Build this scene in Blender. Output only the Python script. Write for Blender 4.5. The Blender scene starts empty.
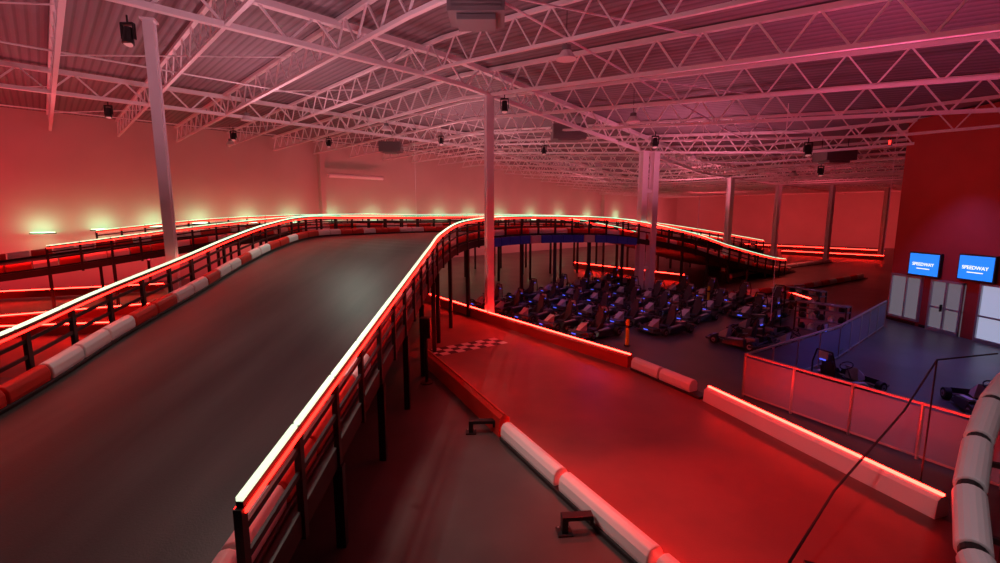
import bpy, math, random
from mathutils import Vector, Matrix
random.seed(7)
sc = bpy.context.scene
sc.view_settings.view_transform = 'Standard'
V = Vector

# ------------------------------------------------------------------ materials
def mat(name, col, rough=0.6, metal=0.0, emis=None, es=0.0, noise=None, bump=None, spec=0.5, alpha=None):
    m = bpy.data.materials.new(name); m.use_nodes = True
    nt = m.node_tree; b = nt.nodes['Principled BSDF']
    b.inputs['Base Color'].default_value = (*col, 1)
    b.inputs['Roughness'].default_value = rough
    b.inputs['Metallic'].default_value = metal
    b.inputs['Specular IOR Level'].default_value = spec
    if emis:
        b.inputs['Emission Color'].default_value = (*emis, 1)
        b.inputs['Emission Strength'].default_value = es
    if alpha is not None:
        b.inputs['Alpha'].default_value = alpha
    if noise:
        col2, scale, stretch = noise
        tc = nt.nodes.new('ShaderNodeTexCoord'); mp = nt.nodes.new('ShaderNodeMapping')
        mp.inputs['Scale'].default_value = stretch
        n = nt.nodes.new('ShaderNodeTexNoise'); n.inputs['Scale'].default_value = scale
        n.inputs['Detail'].default_value = 6
        r = nt.nodes.new('ShaderNodeValToRGB')
        r.color_ramp.elements[0].position = 0.35; r.color_ramp.elements[1].position = 0.7
        r.color_ramp.elements[0].color = (*col, 1); r.color_ramp.elements[1].color = (*col2, 1)
        nt.links.new(tc.outputs['Object'], mp.inputs['Vector']); nt.links.new(mp.outputs[0], n.inputs['Vector'])
        nt.links.new(n.outputs['Fac'], r.inputs[0]); nt.links.new(r.outputs[0], b.inputs['Base Color'])
        if bump:
            n2 = nt.nodes.new('ShaderNodeTexNoise'); n2.inputs['Scale'].default_value = 40
            bp = nt.nodes.new('ShaderNodeBump'); bp.inputs['Strength'].default_value = bump
            bp.inputs['Distance'].default_value = 0.01
            nt.links.new(tc.outputs['Object'], n2.inputs['Vector'])
            nt.links.new(n2.outputs['Fac'], bp.inputs['Height']); nt.links.new(bp.outputs[0], b.inputs['Normal'])
    return m

M = {}
M['floor'] = mat('floor_concrete', (0.055,0.05,0.048), 0.34, noise=((0.115,0.105,0.10), 0.35, (1,1,1)), bump=0.15)
M['deck'] = mat('deck_asphalt', (0.030,0.033,0.031), 0.42, noise=((0.085,0.088,0.082), 0.6, (1.6,0.18,1)), bump=0.25)
M['track'] = mat('track_asphalt_red_glow', (0.16,0.045,0.040), 0.42, noise=((0.26,0.07,0.06), 0.5, (1,1,1)), bump=0.2)  # red glow of the track lighting put into the base colour
M['wall'] = mat('wall_paint', (0.60,0.53,0.50), 0.8, noise=((0.66,0.58,0.55), 0.3, (1,1,1)))
M['redwall'] = mat('red_wall_paint', (0.36,0.035,0.028), 0.75, noise=((0.40,0.04,0.033), 1.0, (1,1,1)))
M['black'] = mat('black_powdercoat', (0.012,0.012,0.013), 0.45)
M['darkwood'] = mat('dark_fascia', (0.02,0.014,0.013), 0.6)
M['steel'] = mat('white_painted_steel', (0.93,0.92,0.93), 0.5)
M['col'] = mat('column_paint', (0.90,0.88,0.92), 0.5)
M['red'] = mat('red_plastic', (0.55,0.03,0.02), 0.4)
M['white'] = mat('white_plastic', (0.80,0.79,0.79), 0.4)
M['strip'] = mat('led_pale', (0.8,0.8,0.8), 0.5, emis=(0.80,1.0,0.66), es=1.25)
M['stripg'] = mat('led_green', (0.8,0.8,0.8), 0.5, emis=(0.50,1.0,0.60), es=1.5)
M['stripr'] = mat('led_red', (0.8,0.1,0.1), 0.5, emis=(1.0,0.010,0.006), es=11.0)
M['stripn'] = mat('led_neon_red', (0.8,0.1,0.1), 0.5, emis=(1.0,0.013,0.008), es=48.0)
M['tyre'] = mat('tyre_rubber', (0.015,0.015,0.015), 0.7)
M['rim'] = mat('rim_metal', (0.4,0.4,0.45), 0.3, 0.9)
M['body'] = mat('kart_bodywork', (0.02,0.02,0.024), 0.3)
M['seat'] = mat('kart_seat', (0.05,0.045,0.05), 0.5)
M['plate'] = mat('number_plate', (0.5,0.5,0.52), 0.4)
M['bluel'] = mat('kart_led_blue', (0.1,0.1,0.8), 0.5, emis=(0.08,0.12,1.0), es=1.2)
M['bluepad'] = mat('blue_padding_glow', (0.02,0.03,0.20), 0.5, emis=(0.02,0.03,0.4), es=0.04)  # blue light under the deck put in as faint emission
M['yellow'] = mat('yellow_paint', (0.75,0.6,0.03), 0.5)
M['screen'] = mat('screen_blue', (0.02,0.1,0.5), 0.3, emis=(0.015,0.25,1.0), es=1.0)
M['logo'] = mat('screen_logo', (0.9,0.9,0.9), 0.4, emis=(1,1,1), es=1.2)
M['glass'] = mat('door_glass_glow', (0.08,0.08,0.10), 0.08, emis=(0.42,0.36,0.44), es=0.28)  # brightness behind the glass put in as emission
M['glassl'] = mat('door_glass_lobby_glow', (0.25,0.27,0.33), 0.12, emis=(0.42,0.46,0.66), es=0.75)  # no lobby is built; its light is put in as emission
M['alu'] = mat('aluminium_frame', (0.5,0.48,0.5), 0.35, 0.6)
M['panel'] = mat('fence_panel', (0.34,0.38,0.52), 0.5, alpha=0.6)
M['blackcheck'] = mat('check_black', (0.01,0.01,0.01), 0.5)
M['whitecheck'] = mat('check_white', (0.75,0.72,0.70), 0.5)
M['grey'] = mat('hvac_grey', (0.22,0.21,0.22), 0.5, 0.3)
M['lens'] = mat('lamp_lens', (0.5,0.5,0.5), 0.1, emis=(1,0.3,0.3), es=0.4)
M['halog'] = mat('added_halo_glow', (0.8,0.8,0.8), 0.4, emis=(0.55,1.0,0.62), es=1.8)  # glow of the added halo bars

# ceiling deck : ribbed metal
def ceil_mat():
    m = bpy.data.materials.new('ribbed_roof_deck'); m.use_nodes = True
    nt = m.node_tree; b = nt.nodes['Principled BSDF']
    tc = nt.nodes.new('ShaderNodeTexCoord'); mp = nt.nodes.new('ShaderNodeMapping')
    mp.inputs['Rotation'].default_value = (0,0,math.radians(-44))
    w = nt.nodes.new('ShaderNodeTexWave'); w.bands_direction='X'; w.inputs['Scale'].default_value = 1.1
    w.inputs['Distortion'].default_value = 0.0
    r = nt.nodes.new('ShaderNodeValToRGB')
    r.color_ramp.elements[0].color=(0.18,0.155,0.175,1); r.color_ramp.elements[1].color=(0.27,0.235,0.26,1)
    r.color_ramp.elements[0].position=0.1; r.color_ramp.elements[1].position=0.35
    bp = nt.nodes.new('ShaderNodeBump'); bp.inputs['Strength'].default_value=0.5; bp.inputs['Distance'].default_value=0.05
    L = nt.links.new
    L(tc.outputs['Object'], mp.inputs['Vector']); L(mp.outputs[0], w.inputs['Vector'])
    L(w.outputs['Fac'], r.inputs[0]); L(r.outputs[0], b.inputs['Base Color'])
    L(w.outputs['Fac'], bp.inputs['Height']); L(bp.outputs[0], b.inputs['Normal'])
    b.inputs['Roughness'].default_value=0.6
    return m
M['ceil'] = ceil_mat()

# ------------------------------------------------------------------ mesh builder
class MB:
    def __init__(s): s.v=[]; s.f=[]; s.m=[]; s.mats=[]
    def mi(s, k):
        if k not in s.mats: s.mats.append(k)
        return s.mats.index(k)
    def add(s, vs, fs, k):
        o=len(s.v); s.v += [tuple(p) for p in vs]; i=s.mi(k)
        for f in fs: s.f.append(tuple(o+j for j in f)); s.m.append(i)
    def hexa(s, b, t, k):   # bottom 4, top 4
        s.add(list(b)+list(t), [(3,2,1,0),(4,5,6,7),(0,1,5,4),(1,2,6,5),(2,3,7,6),(3,0,4,7)], k)
    def box(s, c, d, k, rz=0.0, R=None, taper=1.0):
        c=V(c); x,y,z=d[0]/2,d[1]/2,d[2]/2
        R = R or Matrix.Rotation(rz,3,'Z')
        q=[(-x,-y),(x,-y),(x,y),(-x,y)]
        s.hexa([c+R@V((a,b,-z)) for a,b in q],[c+R@V((a*taper,b*taper,z)) for a,b in q],k)
    def bar(s, p, q, w, h, k):
        p=V(p);q=V(q);d=(q-p)
        if d.length<1e-5: return
        d.normalize()
        up=V((0,0,1)) if abs(d.z)<0.95 else V((0,1,0))
        sx=d.cross(up).normalized(); u=sx.cross(d).normalized()
        a=[-sx*w/2-u*h/2, sx*w/2-u*h/2, sx*w/2+u*h/2, -sx*w/2+u*h/2]
        s.hexa([p+i for i in a],[q+i for i in a],k)
    def tube(s, p, q, r, k, n=10, r2=None, caps=True):
        p=V(p);q=V(q);d=(q-p).normalized(); r2=r if r2 is None else r2
        up=V((0,0,1)) if abs(d.z)<0.95 else V((1,0,0))
        sx=d.cross(up).normalized(); u=sx.cross(d).normalized()
        vs=[];fs=[]
        for j,(c,rr) in enumerate(((p,r),(q,r2))):
            for i in range(n):
                t=2*math.pi*i/n; vs.append(c+sx*math.cos(t)*rr+u*math.sin(t)*rr)
        for i in range(n): fs.append((i,(i+1)%n,n+(i+1)%n,n+i))
        if caps: fs.append(tuple(range(n-1,-1,-1))); fs.append(tuple(range(n,2*n)))
        s.add(vs,fs,k)
    def path(s, pts, r, k, n=6, closed=False):
        N=len(pts)
        for i in range(N if closed else N-1): s.tube(pts[i],pts[(i+1)%N],r,k,n)
    def sweep(s, pts, prof, k, cap=True):
        # prof: list of (side,up); pts: Vectors
        n=len(prof); vs=[]; fs=[]
        for i,p in enumerate(pts):
            a=pts[max(i-1,0)]; b=pts[min(i+1,len(pts)-1)]
            d=(b-a); d.z=0; d.normalize(); sx=V((d.y,-d.x,0))
            for (x,z) in prof: vs.append(p+sx*x+V((0,0,z)))
        for i in range(len(pts)-1):
            for j in range(n):
                fs.append((i*n+j,i*n+(j+1)%n,(i+1)*n+(j+1)%n,(i+1)*n+j))
        if cap:
            fs.append(tuple(range(n-1,-1,-1))); fs.append(tuple((len(pts)-1)*n+j for j in range(n)))
        s.add(vs,fs,k)
    def mesh(s,name):
        me=bpy.data.meshes.new(name); me.from_pydata(s.v,[],s.f)
        for k in s.mats: me.materials.append(M[k])
        me.polygons.foreach_set('material_index', s.m); me.update()
        return me
    def obj(s,name,bevel=0,smooth=False,parent=None,loc=None):
        me=s.mesh(name); o=bpy.data.objects.new(name,me); sc.collection.objects.link(o)
        import bmesh
        bm=bmesh.new(); bm.from_mesh(me); bmesh.ops.recalc_face_normals(bm,faces=bm.faces); bm.to_mesh(me); bm.free()
        if bevel:
            md=o.modifiers.new('bevel','BEVEL'); md.width=bevel; md.segments=2; md.limit_method='ANGLE'
        if smooth:
            for p in me.polygons: p.use_smooth=True
        if parent: o.parent=parent
        if loc: o.location=loc
        return o

def catmull(P, sub=12):
    P=[V(p) for p in P]; out=[]
    for i in range(len(P)-1):
        p0=P[i-1] if i>0 else P[0]*2-P[1]; p1=P[i]; p2=P[i+1]
        p3=P[i+2] if i+2<len(P) else P[-1]*2-P[-2]
        for j in range(sub):
            t=j/sub
            out.append(0.5*((2*p1)+(-p0+p2)*t+(2*p0-5*p1+4*p2-p3)*t*t+(-p0+3*p1-3*p2+p3)*t**3))
    out.append(P[-1]); return out
def resample(P, n=None, step=None):
    L=[0]
    for i in range(1,len(P)): L.append(L[-1]+(P[i]-P[i-1]).length)
    if step: n=max(2,int(round(L[-1]/step))+1)
    out=[];k=0
    for i in range(n):
        d=L[-1]*i/(n-1)
        while k<len(L)-2 and L[k+1]<d: k+=1
        t=(d-L[k])/max(1e-6,L[k+1]-L[k]); out.append(P[k].lerp(P[k+1],min(1,t)))
    return out

# ------------------------------------------------------------------ room frame
G=V((0.72,0.694,0)); T=V((0.694,-0.72,0)); C0=V((-0.5,22,0))
def ab(a,b,z=0): p=C0+G*a+T*b; p.z=z; return p
def zr(x):      # underside of the trusses
    if x<=-2: return 10.5
    if x>=16: return 8.2
    return 10.5-(x+2)*2.3/18.0
TD=1.1
# floor
b=MB(); b.box((15,45,-0.1),(190,170,0.2),'floor'); b.obj('floor')
# ceiling (folded planes)
b=MB(); xs=[-80,-2,16,110]
for i in range(3):
    x0,x1=xs[i],xs[i+1]; z0,z1=zr(x0)+TD+0.05,zr(x1)+TD+0.05
    b.hexa([(x0,-25,z0),(x1,-25,z1),(x1,130,z1),(x0,130,z0)],[(x0,-25,z0+.2),(x1,-25,z1+.2),(x1,130,z1+.2),(x0,130,z0+.2)],'ceil')
b.obj('ceiling')
# walls
def wall(name,p,q,h,k,th=0.3):
    b=MB(); p=V(p);q=V(q); d=(q-p).normalized(); n=V((d.y,-d.x,0))*th
    b.hexa([p,q,q-n,p-n],[p+V((0,0,h)),q+V((0,0,h)),q-n+V((0,0,h)),p-n+V((0,0,h))],k); return b.obj(name)
wall('wall_left', ab(-70,-27.5), ab(76,-27.5), 11.7,'wall')
wall('wall_back', ab(76,-27.5), ab(76,40), 11.7,'wall')
# wall pilaster and conduit on the left wall
b=MB(); 
for a in (4.0,50):
    b.box(ab(a,-27.2,5.6),(0.45,0.6,11.2),'wall',rz=math.radians(44))
b.obj('wall_pilaster')
# added light bars standing in for LED strip halos on the left wall
b=MB(); wl=[]
for a in (-15,-12,-9,-6,-2.5,1,5,9,13,17.5,22,27,33,39,46,54):
    p=ab(a,-26.9,4.4 if a>-8 else 3.9+0.05*(a+15)); wl.append(p)
    R=Matrix.Rotation(math.radians(44),3,'Z')
    b.box(p-V((0,0,.12)),(1.3,.10,.08),'black',R=R); b.box(p-V((0,0,.06)),(1.2,.06,.05),'halog',R=R)
    b.bar(p-V((0,0,.12)),ab(a,-27.5,p.z-.12),.04,.04,'black')
b.obj('added_halo_bars')

# red wall block
RW=[V((18.8,22.4,0)),V((19.75,4.0,0)),V((55,4.0,0)),V((55,22.4,0))]
b=MB(); b.hexa(RW,[p+V((0,0,9.25)) for p in RW],'redwall'); b.obj('wall_right')
def rwp(y,z,off=0.0):
    t=(22.4-y)/(22.4-4.0); return V((18.8+0.95*t-off,y,z))

def wallrect(b,y0,y1,z0,z1,off,th,k):
    pts=[rwp(y0,z0,off),rwp(y1,z0,off),rwp(y1,z0,off-th),rwp(y0,z0,off-th)]
    b.hexa(pts,[p+V((0,0,z1-z0)) for p in pts],k)
# doors
def door(name,y0,y1,zt,leaves=2,gl='glass'):
    b=MB()
    wallrect(b,y0,y1,0,zt,0.05,0.05,gl)
    f=0.08
    wallrect(b,y0,y0-f,0,zt+f,0.12,0.12,'alu'); wallrect(b,y1+f,y1,0,zt+f,0.12,0.12,'alu')
    wallrect(b,y0,y1,zt,zt+f,0.12,0.12,'alu'); wallrect(b,y0,y1,0,0.15,0.11,0.1,'alu')
    for i in range(1,leaves):
        y=y0+(y1-y0)*i/leaves; wallrect(b,y+f/2,y-f/2,0,zt,0.11,0.1,'alu')
        wallrect(b,y+.1,y+.07,0.9,1.2,0.2,0.1,'black')
    wallrect(b,y0,y1,1.0,1.07,0.10,0.1,'alu')
    return b.obj(name)
door('door_1',20.3,18.9,2.15,2)
door('door_2',18.3,16.0,2.25,2,'glassl')
b=MB(); wallrect(b,22.3,20.75,0.25,2.2,0.04,0.04,'glass')
for y in (22.3,21.5,20.8): wallrect(b,y,y-.07,0.2,2.25,0.1,0.1,'alu')
wallrect(b,22.3,20.75,2.15,2.25,.1,.1,'alu'); wallrect(b,22.3,20.75,.2,.3,.1,.1,'alu'); b.obj('window_1')
b=MB(); wallrect(b,22.38,20.9,0,0.12,0.03,0.03,'black'); wallrect(b,20.7,20.4,0,0.12,0.03,0.03,'black'); b.obj('baseboard_right')
# monitors
def monitor(y0,y1,z0,z1):
    e=bpy.data.objects.new('wall_monitor',None); sc.collection.objects.link(e)
    b=MB(); wallrect(b,y0,y1,z0,z1,0.16,0.12,'black'); o=b.obj('bezel',parent=e)
    b=MB(); wallrect(b,y0-.05,y1+.05,z0+.05,z1-.05,0.175,0.015,'screen'); b.obj('screen',parent=e)
    c=bpy.data.curves.new('logo','FONT'); c.body='SPEEDWAY'; c.size=0.2; c.align_x='CENTER'; c.align_y='CENTER'; c.extrude=0.003
    t=bpy.data.objects.new('logo_text',c); sc.collection.objects.link(t); t.parent=e
    c.materials.append(M['logo']); t.location=rwp((y0+y1)/2,(z0+z1)/2,0.20)
    t.rotation_euler=(math.pi/2,0,-math.pi/2+0.05)
    b=MB(); m=(y0+y1)/2; wallrect(b,m+.3,m-.3,(z0+z1)/2-.2,(z0+z1)/2-.17,0.185,0.01,'logo'); b.obj('logo_underline',parent=e)
monitor(21.4,19.95,2.3,3.33); monitor(19.2,17.8,2.38,3.42)

# ------------------------------------------------------------------ roof steel
def rz(p): return V((p.x,p.y,zr(p.x)))
def truss(b,a0,a1,fn,depth=TD,panel=1.5,ch=0.11,wb=0.045):
    n=int(abs(a1-a0)/panel); pts=[]
    for i in range(n+1):
        p=fn(a0+(a1-a0)*i/n); pts.append(V((p.x,p.y,zr(p.x))))
    up=V((0,0,depth-0.06))
    for i in range(n):
        b.bar(pts[i],pts[i+1],ch,ch*0.8,'steel'); b.bar(pts[i]+up,pts[i+1]+up,ch*1.2,ch,'steel')
        mid=(pts[i]+pts[i+1])/2+up
        b.bar(pts[i],mid,wb,wb,'steel'); b.bar(mid,pts[i+1],wb,wb,'steel')
b=MB()
for i in range(-8,21):
    a=i*3.5
    truss(b,-27.4,45,lambda t,a=a: C0+G*a+T*t,ch=.12 if i%2 else .15,wb=.045 if i%2 else .06)
b.obj('roof_joist')
b=MB()
for off in (-14,0):
    truss(b,-36,75,lambda t,off=off: C0+G*t+T*off, depth=1.0,panel=1.8,ch=0.2,wb=0.07)
b.obj('roof_girder')
b=MB()
for off in (-20,-7,7,20):      # horizontal bridging pipes
    pts=[rz(C0+G*t+T*off)+V((0,0,0.12)) for t in range(-36,76,3)]
    b.path(pts,0.035,'steel',5)
for i in range(-5,14):          # bracing between joists
    for off in (-20,-7,7):
        p=rz(ab(i*7,off)); q=rz(ab((i+1)*7,off+2.5))
        b.bar(p,q+V((0,0,0.9)),0.04,0.04,'steel')
b.obj('roof_bracing')

# columns
def column(p,h,w=0.36,double=False):
    b=MB()
    for dx in ((-0.35,0.35) if double else (0,)):
        c=V((p[0]+dx,p[1],0))
        # wide flange section
        R=Matrix.Rotation(math.radians(20),3,'Z')
        for s in (-1,1): b.box(c+R@V((0,s*w/2,h/2)),(w,0.05,h),'col',R=R)
        b.box(c+V((0,0,h/2)),(w*0.75,w,h),'col',R=R)
        b.box(c+V((0,0,0.02)),(w*1.5,w*1.5,0.04),'black',R=R)
        b.box(c+R@V((0,0,h-0.03)),(w*1.4,w*1.5,0.06),'col',R=R)
    if double:
        for z in (1.5,4,6.5): b.box((p[0],p[1],z),(0.7,0.2,0.2),'col')
    b.obj('steel_column')
column((-10.0,14.3),10.5,0.26)
column((-0.5,22),zr(-.5),0.34)
column((9.6,31),zr(9.6),0.42,True)
column((20.0,41.5),zr(20),0.42)
column((30,51.5),zr(30),0.42); column((36.5,52.5),zr(36),0.4); column((47,58),zr(47),0.4)

# ------------------------------------------------------------------ elevated track
ROUND=[(-0.15,0.0),(0.15,0.0),(0.17,0.10),(0.16,0.25),(0.10,0.34),(0,0.37),(-0.10,0.34),(-0.16,0.25),(-0.17,0.10)]
def barrier(name,P,pattern='rrrww',seg=0.95,scale=1.0,base=True,off=0.0,bumps=False):
    pts=resample(P,step=seg/4); b=MB(); i=0;k=0
    prof=[(x*scale+off,z*scale) for x,z in ROUND]
    if base: b.sweep(pts,[(off-.19,-.0),(off+.19,-.0),(off+.19,.08),(off-.19,.08)],'black')
    up=V((0,0,0.05)) if base else V((0,0,0))
    while i+4<=len(pts)-1+0:
        seg_pts=[p+up for p in pts[i:i+5]]
        seg_pts[-1]=seg_pts[-1].lerp(seg_pts[-2],0.25)
        c={'r':'red','w':'white','k':'black'}[pattern[k%len(pattern)]]
        b.sweep(seg_pts,prof,c); i+=4;k+=1
    return b.obj(name,smooth=False,bevel=0.02)
def guardrail(name,P,strip='strip',h=1.1,side=1,redstrip=True,ground=True,post=1.25):
    """side=+1 : outside of the deck is on the right of the path direction"""
    b=MB(); pts=resample(P,step=0.4)
    up=lambda z:[p+V((0,0,z)) for p in pts]
    b.sweep(up(h-0.10),[(-.035,0),(.035,0),(.035,.08),(-.035,.08)],'black')
    fine=resample(P,step=0.25); T_=[p+V((0,0,h-0.015)) for p in fine]; i=0
    while i<len(T_)-1:
        sg=T_[i:i+6]
        if len(sg)>1:
            sg=list(sg); sg[-1]=sg[-1].lerp(sg[-2],.2)
            b.sweep(sg,[(-.032,0),(.032,0),(.032,.042),(-.032,.042)],strip)
        i+=5
    for z in (0.45,0.75): b.sweep(up(z),[(-.02,0),(.02,0),(.02,.07),(-.02,.07)],'black')
    if redstrip:
        for s_ in (-1,1):
            b.sweep(up(h-0.13),[(.048*s_-.010,0),(.048*s_+.010,0),(.048*s_+.010,.04),(.048*s_-.010,.04)],'stripr')
    ps=resample(P,step=post)
    for i,p in enumerate(ps):
        q=ps[min(i+1,len(ps)-1)]; r=ps[max(i-1,0)]; d=(q-r); ang=math.atan2(d.y,d.x)
        b.box(p+V((0,0,(h-0.45)/2)),(0.10,0.08,h+0.30),'black',rz=ang)
        if ground and i%2==0 and p.z>0.5:
            b.box((p.x,p.y,(p.z-0.3)/2),(0.14,0.14,p.z-0.3),'black',rz=ang)
    return b.obj(name)
def deck(name,Lp,Rp,k='deck'):
    n=70; A=resample(Lp,n=n); B=resample(Rp,n=n); b=MB()
    vs=[];fs=[]
    for i in range(n): vs+= [A[i],B[i],A[i]-V((0,0,.32)),B[i]-V((0,0,.32))]
    top=[];oth=[]
    for i in range(n-1):
        o=4*i;p=o+4
        top.append((o,o+1,p+1,p)); oth += [(o+2,p+2,p+3,o+3),(o,p,p+2,o+2),(o+1,o+3,p+3,p+1)]
    oth += [(0,2,3,1),(4*n-4,4*n-3,4*n-1,4*n-2)]
    b.add(vs,top,k); b.add(vs,oth,'darkwood')
    return b.obj(name)
def zd(y): return min(3.8,0.8+0.125*y)
Lp=[(-8.0,1.0),(-8.4,4.0),(-8.8,8.0),(-9.3,10.7),(-9.75,14.3),(-10.3,18),(-10.5,21.5),(-10.2,25)]
Lm=[V((x,y,zd(y))) for x,y in Lp]+[V((-8.6,29,3.8)),V((-5.5,32.5,3.8)),V((-1,35,3.8)),V((4.5,36.7,3.7)),V((10,38.5,2.8)),V((14,41,1.7)),V((19,44.5,.6)),V((23,47.5,0.05))]
Rp=[(-2.4,1.0),(-2.4,4),(-2.4,8),(-2.4,12),(-2.4,16),(-2.35,19)]
Rm=[V((x,y,zd(y))) for x,y in Rp]+[V((-1.7,22.5,3.6)),V((0.3,26.0,3.8)),V((4,28.6,3.8)),V((8,30.2,3.6)),V((13,32.2,2.7)),V((16.8,34.2,1.65)),V((22,37.5,.5)),V((26,41,.05))]
Lc=catmull(Lm); Rc=catmull(Rm)
deck('elevated_track_deck',Lc,Rc)
def cut(P,f): return [p for p in P if f(p)]
guardrail('track_guardrail',cut(Lc,lambda p:p.y<17.5),'strip',side=-1)
guardrail('track_guardrail',cut(Lc,lambda p:p.y>=17.2 and p.x<15),'stripg',side=-1)
guardrail('track_guardrail',cut(Rc,lambda p:p.y>3.9 and p.y<18.2),'strip',side=1)
guardrail('track_guardrail',cut(Rc,lambda p:p.y>=18 and p.x<24),'stripg',side=1)
def inset(P,d):
    out=[]
    for i,p in enumerate(P):
        t=P[min(i+1,len(P)-1)]-P[max(i-1,0)]; t.z=0; t.normalize(); out.append(p+V((t.y,-t.x,0))*d)
    return out
barrier('plastic_track_barrier',inset(Lc,0.3),'rrrrrrrrwwwrrwwrwwrwwrrwrrwwrrwrrwwrrwr',scale=0.9)
barrier('plastic_track_barrier',inset(cut(Rc,lambda p:p.y>2.2),-0.3),'wwwrrrwrrrrwrr',scale=0.9)
# blue padding along the bridge fascia facing the pits
b=MB(); seg=resample(inset(cut(Rc,lambda p:-0.6<p.x<9.0 and p.y>22),0.16),step=0.8)
for i in range(len(seg)-1):
    p,q=seg[i],seg[i+1]; q=p.lerp(q,.92); b.bar(p-V((0,0,.24)),q-V((0,0,.24)),.14,.46,'plate' if i%5==4 else 'bluepad')
b.obj('blue_bridge_padding',bevel=.03)

# second ramp beside the wall
L2=catmull([(-36,16,1.0),(-30,23,2.0),(-25.5,28,2.8),(-20.5,33.5,3.6),(-15,38,3.9),(-8,41.5,3.9),(0,44,3.9),(9,46.5,3.6),(17,50,2.6),(26,55,1.2)])
R2=catmull([(-32,13.5,1.0),(-26.5,19.5,1.8),(-22,22.8,2.4),(-16.5,28.5,3.4),(-11.8,33.2,3.9),(-6,36.5,3.9),(1,39,3.9),(10,41.5,3.6),(18.5,45,2.6),(28,50,1.2)])
deck('elevated_track_deck',L2,R2)
guardrail('track_guardrail',cut(R2,lambda p:p.x>-22.3),'stripg',side=1)
guardrail('track_guardrail',cut(L2,lambda p:p.x>-25),'stripg',side=-1)
barrier('plastic_track_barrier',inset(L2,0.3),'rrwrww',scale=1.0)
barrier('plastic_track_barrier',inset(R2,-0.3),'rrwrww',scale=1.0)

# ------------------------------------------------------------------ floor level track
b=MB()
quads=[((-4.8,28),(4.2,15.0),(-2.4,15.3),(-10,24)),((4.2,15.0),(5.55,12.2),(0.15,10.5),(-2.4,15.3)),((5.55,12.2),(7.3,7.26),(2.1,6.65),(0.15,10.5)),((7.3,7.26),(8.8,3),(3.9,3),(2.1,6.65))]
for q in quads: b.add([(x,y,0.006) for x,y in q],[(3,2,1,0)],'track')
b.add([(x,y,0.006) for x,y in ((-34,14),(-12,14),(-12,30),(-22,33))],[(0,1,2,3)],'track')
b.obj('lower_track_surface')
def neonbarrier(name,P,cols='k',h=0.42,strip='stripn',w=1.0,low=0):
    b=MB(); P=[V(p) for p in P]; pts=resample(P,step=0.5)
    b.sweep(pts,[(-.14*w,0),(.14*w,0),(.12*w,h-.06),(.05,h),(-.05,h),(-.12*w,h-.06)],cols)
    b.sweep([p+V((0,0,h)) for p in pts],[(-.022,0),(.022,0),(.022,.04),(-.022,.04)],strip)
    if low:   # low strip on the track face
        x=low*(.14*w+.015); b.sweep([p+V((0,0,.05)) for p in pts],[(x-.012,0),(x+.012,0),(x+.012,.03),(x-.012,.03)],'stripr')
    b.obj(name)
neonbarrier('neon_lit_barrier',[(-4.6,27.6,0),(0,21,0),(4.3,15,0)],'red')
neonbarrier('neon_lit_barrier',[(5.65,12.2,0),(6.4,10,0),(7.35,7.2,0)],'white',w=1.2,h=.38)
barrier('plastic_track_barrier',[V((4.4,14.8,0)),V((5.6,12.3,0))],'w',seg=1.2)
Pm=[V((-2.45,15.3,0)),V((-1.2,12.8,0)),V((0.1,10.1,0))]
neonbarrier('red_track_kerb',Pm,'red',h=.5,strip='red')
WB=[V((0.15,10.0,0)),V((1.1,8.1,0)),V((2.1,6.15,0)),V((3.3,3.8,0))]
barrier('plastic_track_barrier',WB,'w',seg=2.4,scale=0.95)
# floor LED strip on the track side of that barrier
b=MB(); b.sweep([p+V((0,0,.03)) for p in resample(Pm[:2]+WB,step=.5)],[(-.255,0),(-.22,0),(-.22,.04),(-.255,.04)],'stripn'); b.obj('led_floor_strip')
# neon on lower track (left, under decks)
for P in ([(-30,27.0,.1),(-22,30.4,.1)],[(-23.5,20.5,0),(-17.5,24.4,0)],[(-26,18,0),(-15,20,0)],
          [(38,74,0),(49.5,60.5,0)],[(36,60,0),(43,52.5,0)],[(7.2,45,0),(14.2,35.5,0)],[(17.3,28,0),(17.0,25.2,0)]):
    neonbarrier('neon_lit_barrier',P,'red')
barrier('plastic_track_barrier',[V((18,36.5,0)),V((25,42.5,0)),V((35,49.5,0))],'w',seg=1.9)
barrier('plastic_track_barrier',[V((14,28,0)),V((20,31,0)),V((29,37,0))],'rw',seg=1.2)
# chequered line
b=MB(); O=V((-2.3,16.1,0.012)); ux=V((.82,.575,0)).normalized(); uy=V((-.575,.82,0)).normalized(); s=0.32
for i in range(10):
    for j in range(3):
        p=O+ux*(i*s)+uy*(j*s)
        b.add([p,p+ux*s,p+ux*s+uy*s,p+uy*s],[(0,1,2,3)],'whitecheck' if (i+j)%2 else 'blackcheck')
b.obj('chequered_start_line')
# floor brackets
def bracket(x,y,ang,L=0.62):
    b=MB(); R=Matrix.Rotation(ang,3,'Z'); c=V((x,y,0))
    b.box(c+R@V((0,0,.27)),(L,.16,.07),'black',R=R)
    b.box(c+R@V((-L/2+.05,0,.12)),(.1,.14,.24),'black',R=R)
    b.box(c+R@V((L/2-.02,0,.20)),(.06,.14,.12),'black',R=R)
    b.box(c+R@V((-L/2+.05,0,.015)),(.24,.24,.03),'black',R=R)
    for s_ in (-.08,.08): b.tube(c+R@V((-L/2+.05+s_,.08,.03)),c+R@V((-L/2+.05+s_,.08,.05)),.015,'alu',8)
    b.obj('floor_mounted_bracket',bevel=0.012)
bracket(-0.42,10.3,0.05,0.6); bracket(1.22,6.85,0.1,0.5)

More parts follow.
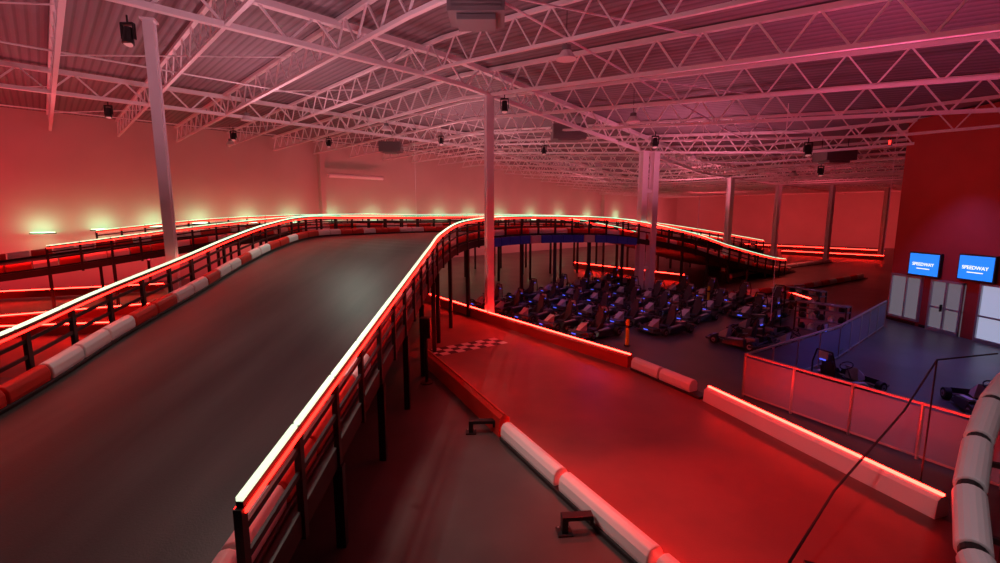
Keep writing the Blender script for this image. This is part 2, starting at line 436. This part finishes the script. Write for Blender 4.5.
# ------------------------------------------------------------------ kart
def kart_mesh():
    b=MB()
    b.box((0,0,.09),(1.5,.62,.04),'body')                       # floor tray
    for s in (-1,1):
        b.tube((-.75,s*.33,.1),(.75,s*.28,.1),.02,'rim',6)
        # side pod (tapered wedge)
        b.hexa([(-.42,s*.38,.07),(.38,s*.38,.07),(.38,s*.62,.07),(-.42,s*.66,.07)],
               [(-.36,s*.40,.30),(.28,s*.40,.22),(.28,s*.58,.20),(-.36,s*.62,.28)],'body')
        b.hexa([(-.30,s*.45,.295),(.2,s*.45,.245),(.2,s*.55,.24),(-.30,s*.57,.285)],
               [(-.30,s*.46,.305),(.2,s*.46,.255),(.2,s*.54,.25),(-.30,s*.56,.295)],'plate')
        # wheels
        for x,r,w in ((.62,.13,.13),(-.62,.145,.2)):
            b.tube((x,s*(.53),r),(x,s*(.53+w),r),r,'tyre',16)
            b.tube((x,s*(.53+w),r),(x,s*(.53+w+.01),r),r*.55,'rim',12)
        b.tube((.62,s*.25,.13),(.62,s*.53,.13),.02,'rim',6)
    b.tube((-.62,-.55,.145),(-.62,.55,.145),.022,'rim',8)
    # front fairing / bumper
    b.hexa([(.72,-.55,.06),(.72,.55,.06),(.98,.35,.06),(.98,-.35,.06)],[(.74,-.48,.24),(.74,.48,.24),(.90,.30,.2),(.90,-.30,.2)],'body')
    b.hexa([(.45,-.17,.14),(.45,.17,.14),(.8,.13,.14),(.8,-.13,.14)],[(.42,-.14,.46),(.42,.14,.46),(.72,.10,.27),(.72,-.10,.27)],'plate')
    b.path([(.6,-.66,.12),(.95,-.55,.12),(1.04,-.2,.12),(1.04,.2,.12),(.95,.55,.12),(.6,.66,.12)],.03,'body',6)
    b.path([(-.6,-.76,.16),(-.9,-.7,.2),(-.97,-.3,.2),(-.97,.3,.2),(-.9,.7,.2),(-.6,.76,.16)],.035,'body',6)
    # seat bucket
    R=Matrix.Rotation(math.radians(-18),3,'Y')
    b.box((-.12,0,.17),(.42,.36,.06),'seat'); b.box((-.36,0,.43),(.06,.38,.56),'seat',R=R,taper=.8)
    for s in (-1,1):
        b.hexa([(-.34,s*.17,.16),(.02,s*.17,.16),(.02,s*.21,.16),(-.34,s*.21,.16)],[(-.42,s*.16,.52),(-.1,s*.19,.28),(-.1,s*.22,.28),(-.42,s*.2,.52)],'seat')
    b.box((-.47,0,.77),(.07,.24,.16),'seat',R=R)
    # roll hoop + number plate
    b.path([(-.55,-.3,.1),(-.56,-.3,.6),(-.57,-.2,.92),(-.57,.2,.92),(-.56,.3,.6),(-.55,.3,.1)],.022,'body',6)
    b.box((-.60,0,.82),(.02,.24,.18),'plate')
    # engine / battery packs
    b.box((-.5,.33,.24),(.34,.24,.22),'rim'); b.box((-.45,-.33,.22),(.34,.22,.2),'body')
    # steering
    c=V((.22,0,.50)); n=V((.5,0,-.86)).normalized(); u=V((0,1,0)); w=n.cross(u)
    ring=[c+u*math.cos(t)*.14+w*math.sin(t)*.14 for t in [i*math.pi/7 for i in range(14)]]
    b.path(ring,.016,'tyre',5,closed=True); b.tube(c,c+n*.42,.015,'rim',6)
    b.bar(ring[0],ring[7],.02,.02,'rim')
    b.box((.955,0,.16),(.02,.2,.03),'bluel'); b.box((-.615,0,.72),(.02,.16,.03),'bluel')
    return b
kb=kart_mesh(); k0=kb.obj('go_kart',bevel=0.012); km=k0.data
first=True
def kart(x,y,ang):
    global first
    if first: o=k0; first=False
    else:
        o=bpy.data.objects.new('go_kart',km); sc.collection.objects.link(o)
        md=o.modifiers.new('bevel','BEVEL'); md.width=.012; md.segments=2; md.limit_method='ANGLE'
    o.location=(x,y,0); o.rotation_euler=(0,0,ang); o.scale=(1.15,1.15,1.25)
O=V((-4.4,27.3,0)); d_=V((.575,-.82,0)).normalized(); n_=V((.82,.575,0)).normalized()
an=math.atan2(n_.y,n_.x)
cols_=[(9.6,31),(-.5,22)]
for r,bv in enumerate((2.2,5.2,8.2,11.2,14.6)):
    a=3.5-0.6*r
    while a<13.0+ (0.3*r):
        p=O+d_*a+n_*bv
        if all((p-V((cx,cy,0))).length>1.7 for cx,cy in cols_): kart(p.x,p.y,an+math.pi+random.uniform(-.12,.12))
        a+=1.95
for x,y,a in ((9.4,17.8,2.2),(11.0,19.4,2.2),(12.6,22.2,2.3),(11.2,16.9,2.2),(9.9,13.2,0.3),(12.6,11.4,1.2)): kart(x,y,a)

# bollards
for x,y in ((4.9,17.6),(11.7,26),(13.3,24)):
    b=MB(); b.tube((x,y,0),(x,y,1.0),.07,'yellow',12); b.tube((x,y,1.0),(x,y,1.05),.07,'yellow',12,r2=.03)
    b.tube((x,y,0),(x,y,.03),.13,'black',12); b.tube((x,y,.7),(x,y,.8),.073,'black',12); b.obj('yellow_bollard')
# kit racks near the pit
def rack(x,y,ang):
    b=MB(); R=Matrix.Rotation(ang,3,'Z'); c=V((x,y,0))
    for sx in (-.9,.9):
        for sy in (-.22,.22): b.box(c+R@V((sx,sy,.7)),(.05,.05,1.4),'black',R=R)
    for z in (.25,.7,1.15,1.38): b.box(c+R@V((0,0,z)),(1.85,.48,.04),'grey',R=R)
    for z in (.27,.72,1.17):
        for i in range(5):
            q=c+R@V((-.7+i*.35,0,z))
            b.tube(q,q+V((0,0,.12)),.12,'white' if (i%2) else 'body',10,r2=.13); b.tube(q+V((0,0,.12)),q+V((0,0,.24)),.13,'white' if i%2 else 'body',10,r2=.06)
    b.obj('helmet_rack')
rack(13.2,18.9,2.2); rack(15.0,22.8,1.9)

# ------------------------------------------------------------------ pit fence
def fence(P,h=0.95):
    b=MB(); P=[V(p) for p in P]
    for i in range(len(P)-1):
        p,q=P[i],P[i+1]; n=max(1,int(round((q-p).length/1.5)))
        for j in range(n):
            a=p.lerp(q,j/n); c=p.lerp(q,(j+1)/n)
            b.bar(a+V((0,0,h/2)),c+V((0,0,h/2)),.02,h-.16,'panel')
            b.tube(a,a+V((0,0,h+.03)),.035,'alu',8)
        b.tube(q,q+V((0,0,h+.03)),.035,'alu',8)
        b.bar(p+V((0,0,h)),q+V((0,0,h)),.06,.05,'alu'); b.bar(p+V((0,0,.08)),q+V((0,0,.08)),.05,.05,'alu')
    b.obj('pit_fence')
fence([(17.2,20.6,0),(11.8,15.9,0),(6.75,12.5,0),(8.0,10.2,0),(9.2,8.0,0)],1.2)

# near right raised barrier
PR=catmull([(3.35,2.2,1.7),(4.35,3.9,1.85),(5.6,5.2,2.2),(7.15,6.4,2.6),(9.2,7.6,2.7)])
pp=resample(PR,step=0.98)
b=MB()
for i in range(len(pp)-1):
    a,c=pp[i],pp[i+1]; e=c.lerp(a,.06)
    b.tube(a.lerp(c,.06),e,.14,'white',18)
    b.tube(a-(c-a)*0.03,a+(c-a)*.08,.11,'black',14)
b.obj('rolled_tube_barrier',smooth=False,bevel=0.02)
b=MB(); b.sweep(resample(PR,step=.5),[(-.05,-.30),(.05,-.30),(.05,-.16),(-.05,-.16)],'black')
b.sweep([p+V((0.30,-0.25,0.25)) for p in resample(PR,step=.5)],[(-.04,0),(.04,0),(.04,.06),(-.04,.06)],'black')
for p in resample(PR,step=1.3): b.box((p.x+.3,p.y-.25,(p.z+.25)/2),(.1,.1,p.z+.25),'black'); b.bar((p.x,p.y,p.z-.23),(p.x+.3,p.y-.25,p.z-.23),.06,.06,'black')
b.obj('barrier_support_frame')
# thin black cable rail
b=MB(); b.path([(2.72,4.0,1.77),(3.6,4.7,2.05),(5.6,6.2,2.3),(7.6,7.9,2.5),(9.4,8.6,2.4)],.014,'black',6)
b.bar((2.9,4.05,1.7),(3.4,3.95,1.62),.06,.06,'black')
for x,y,z in ((2.72,4,1.77),(7.6,7.9,2.5)): b.tube((x,y,0),(x,y,z),.014,'black',6)
b.obj('cable_handrail')

# ------------------------------------------------------------------ ceiling fittings
def spot_fixture(x,y,z,ztop,ang=0):
    b=MB(); b.tube((x,y,z+.45),(x,y,ztop),.025,'black',6); b.box((x,y,z+.42),(.34,.12,.06),'black')
    for s in (-1,1): b.box((x+s*.17,y,z+.22),(.03,.1,.42),'black')
    b.tube((x,y-.05,z-.12),(x,y+.03,z+.32),.15,'black',12,r2=.11); b.tube((x,y-.055,z-.13),(x,y-.05,z-.12),.12,'lens',12)
    b.obj('stage_spotlight')
for x,y in ((-10.4,14.0),(0.2,21.4),(-19.2,24),(-12,34),(8,25),(-17,31),(-4,33),(3,33),(12,38),(14,22),(20,30)):
    z=zr(x); spot_fixture(x,y,z-.65,z)
# HVAC units and ducts
def hvac(x,y,s=1.0):
    z=zr(x)-.1; b=MB(); b.box((x,y,z+.1),(1.6*s,1.2*s,.7*s),'grey')
    for i in range(5): b.box((x,y-.61*s,z-.12+.1*i),(1.4*s,.03,.05),'grey')
    for dx in (-.7,.7): b.tube((x+dx*s,y,z+.4),(x+dx*s,y,z+1.05),.02,'black',6)
    b.box((x,y,z-.3),(1.1*s,.9*s,.14),'grey'); b.obj('hvac_unit',bevel=.02)
hvac(-0.6,13.0,.9); hvac(4.0,28.5,1.2); hvac(-9,40,1.1); hvac(18,26,1)
b=MB()
p=ab(4.4,-26.6,8.6); q=ab(10,-26.6,8.6); b.tube(p,q,.2,'steel',14); b.obj('air_duct')
# high-bay lamps (unlit housings)
for x,y in ((-14,27),(-7,30),(0,38),(6,22),(12,30),(2,15),(-20,36),(13,45),(22,36),(17,16)):
    z=zr(x); b=MB(); b.tube((x,y,z-.35),(x,y,z-.1),.32,'steel',14,r2=.14); b.tube((x,y,z-.1),(x,y,z+.05),.14,'grey',10); b.tube((x,y,z+.05),(x,y,z+1.1),.012,'black',5); b.obj('high_bay_lamp')
# hanging cables
b=MB()
for x,y,z0 in ((10.3,17.5,1.0),(9.2,22,3.8),(14.3,17.5,3.5),(-6,34,4.9)): b.tube((x,y,z0),(x,y,zr(x)),.012,'steel',5)
b.obj('hanging_cable')
# wall boxes at far right
def farbox(a,bb,z,w,h,name,k='black'):
    b=MB(); c=ab(a,bb,z); b.box(c,(w,.4,h),k,rz=math.atan2(T.y,T.x)); b.bar(c+V((0,0,h/2)),V((c.x,c.y,zr(c.x))),.05,.05,'black'); b.obj(name)
farbox(71,22,6.0,2.0,1.0,'hanging_speaker'); farbox(62,30,5.6,2.2,.9,'hanging_speaker')
b=MB(); c=ab(75.7,20,3.6); R=Matrix.Rotation(math.atan2(T.y,T.x),3,'Z')
for dx,dz,w,h in ((0,1.4,4,.12),(0,-1.4,4,.12),(-2,0,.12,2.8),(2,0,.12,2.8)): b.box(c+R@V((dx,0,dz)),(w,.15,h),'black',R=R)
b.obj('trim_1')
# exit sign
b=MB(); b.box((16.5,20.5,8.0),(.5,.08,.22),'white',rz=.8); b.box((16.47,20.46,8.0),(.42,.06,.14),'stripr',rz=.8); b.tube((16.5,20.5,8.1),(16.5,20.5,zr(17)),.02,'black',6); b.obj('exit_sign')
# PA speaker on post beside start line
b=MB(); b.tube((-2.2,13.55,0),(-2.2,13.55,1.5),.05,'black',8); b.box((-2.2,13.55,1.7),(.3,.28,.6),'black'); b.tube((-2.2,13.55,0),(-2.2,13.55,.03),.2,'black',12); b.obj('speaker_post')

# ------------------------------------------------------------------ lights
def area(name,loc,target,size,power,col):
    l=bpy.data.lights.new(name,'AREA'); l.shape='DISK'; l.size=size; l.energy=power; l.color=col
    o=bpy.data.objects.new(name,l); sc.collection.objects.link(o); o.location=loc
    o.rotation_euler=(V(target)-V(loc)).to_track_quat('-Z','Y').to_euler(); return o
def spot(name,loc,target,power,col,ang=90,rad=.08,blend=.8):
    l=bpy.data.lights.new(name,'SPOT'); l.energy=power; l.color=col; l.spot_size=math.radians(ang); l.spot_blend=blend; l.shadow_soft_size=rad
    o=bpy.data.objects.new(name,l); sc.collection.objects.link(o); o.location=loc
    o.rotation_euler=(V(target)-V(loc)).to_track_quat('-Z','Y').to_euler(); return o
# added unseen fills aimed upward to brighten the roof
for x,y,p,c in ((-22,22,190,(1,.14,.18)),(-10,22,320,(1,.42,.50)),(-4,10,290,(1,.46,.58)),(-16,10,230,(1,.26,.33)),(-2,32,300,(1,.38,.44)),(10,26,250,(1,.22,.36)),
                (9,12,160,(1,.13,.31)),(16,42,260,(1,.2,.28)),(30,45,200,(1,.09,.15)),(-3,42,190,(1,.30,.34)),(8,52,220,(1,.22,.28)),(30,68,240,(1,.08,.1))):
    area('added_roof_fill',(x,y,5.3),(x,y,12),1.6,p,c)
# added unseen fills standing in for strip glow on the walls
for a in range(-24,70,7):
    p=ab(a,-21.5,2.6)
    c=(1,.03,.06) if a<-2 else ((1,.075,.10) if a<10 else (1,.13,.15))
    area('added_wall_fill',p,ab(a,-27.5,7.0),1.5,230 if a<-2 else 165,c)
for bb in (-20,-8,4,16,28): area('added_wall_fill',ab(66,bb,2.5),ab(76,bb,6),1.5,280,(1,.06,.07))
for p in wl: area('added_halo_light',p+T*0.5+V((0,0,.1)),p-T*0.6+V((0,0,0.3)),.5,20,(.34,1,.50))  # added lights casting the halos on the wall
# spots added to brighten the track, decks, barriers and pit
spot('added_beam',(3,12,9.0),(2.5,10.5,0),1500,(1,.012,.008),70)
spot('added_beam',(0,21,9.3),(-1,18,0),1500,(1,.012,.008),66)
spot('added_beam',(4.5,8,8.8),(3.2,6.8,0),2500,(1,.010,.006),44)
spot('added_beam',(-6,9,9.8),(-6,8,0),420,(.95,.9,.8),100)
spot('added_beam',(-7,22,9.8),(-6,20,0),950,(.85,1,.82),100)
spot('added_beam',(-5.5,7.6,9.9),(0.1,7.6,0),1700,(1,.66,.60),34,rad=.7)
spot('added_beam',(2.5,1.5,8.5),(5.6,5.2,2.2),420,(1,.78,.83),50)
spot('added_beam',(13,14,8.0),(13,14,0),1000,(.22,.18,1),80)
spot('added_beam',(17,19,8.0),(17.5,19,0),700,(.2,.25,1),80)
spot('added_beam',(6.5,9,7.5),(8.4,10.5,.5),220,(.5,.5,1),34)
spot('added_beam',(5,24,3.3),(4.5,23,0),40,(.1,.12,1),150)
spot('added_beam',(5,20,8.5),(6.5,24,0),180,(.8,.3,.65),80)
spot('added_beam',(9,26,6),(8,25,0),45,(.35,.25,1),120)
spot('added_beam',(2,29,3.3),(1.5,28.5,0),50,(.1,.12,1),150)
spot('added_beam',(15,19,5.0),(19,19,5.5),110,(1,.12,.1),140)
spot('added_beam',(27,44,8),(27,42,0),1500,(1,.10,.07),110)
spot('added_beam',(-24,22,9.5),(-22,22,0),4500,(1,.012,.008),90)

w=bpy.data.worlds.new('world'); sc.world=w; w.use_nodes=True
w.node_tree.nodes['Background'].inputs[0].default_value=(0.55,0.16,0.20,1)
w.node_tree.nodes['Background'].inputs[1].default_value=0.04

# ------------------------------------------------------------------ camera
cd=bpy.data.cameras.new('camera'); cam=bpy.data.objects.new('camera',cd); sc.collection.objects.link(cam)
cam.location=(0,0,5); cam.rotation_euler=(math.radians(90-8.1),0,0)
cd.sensor_width=36; cd.lens=36*470/1000; cd.clip_end=400; cd.clip_start=.05
sc.camera=cam
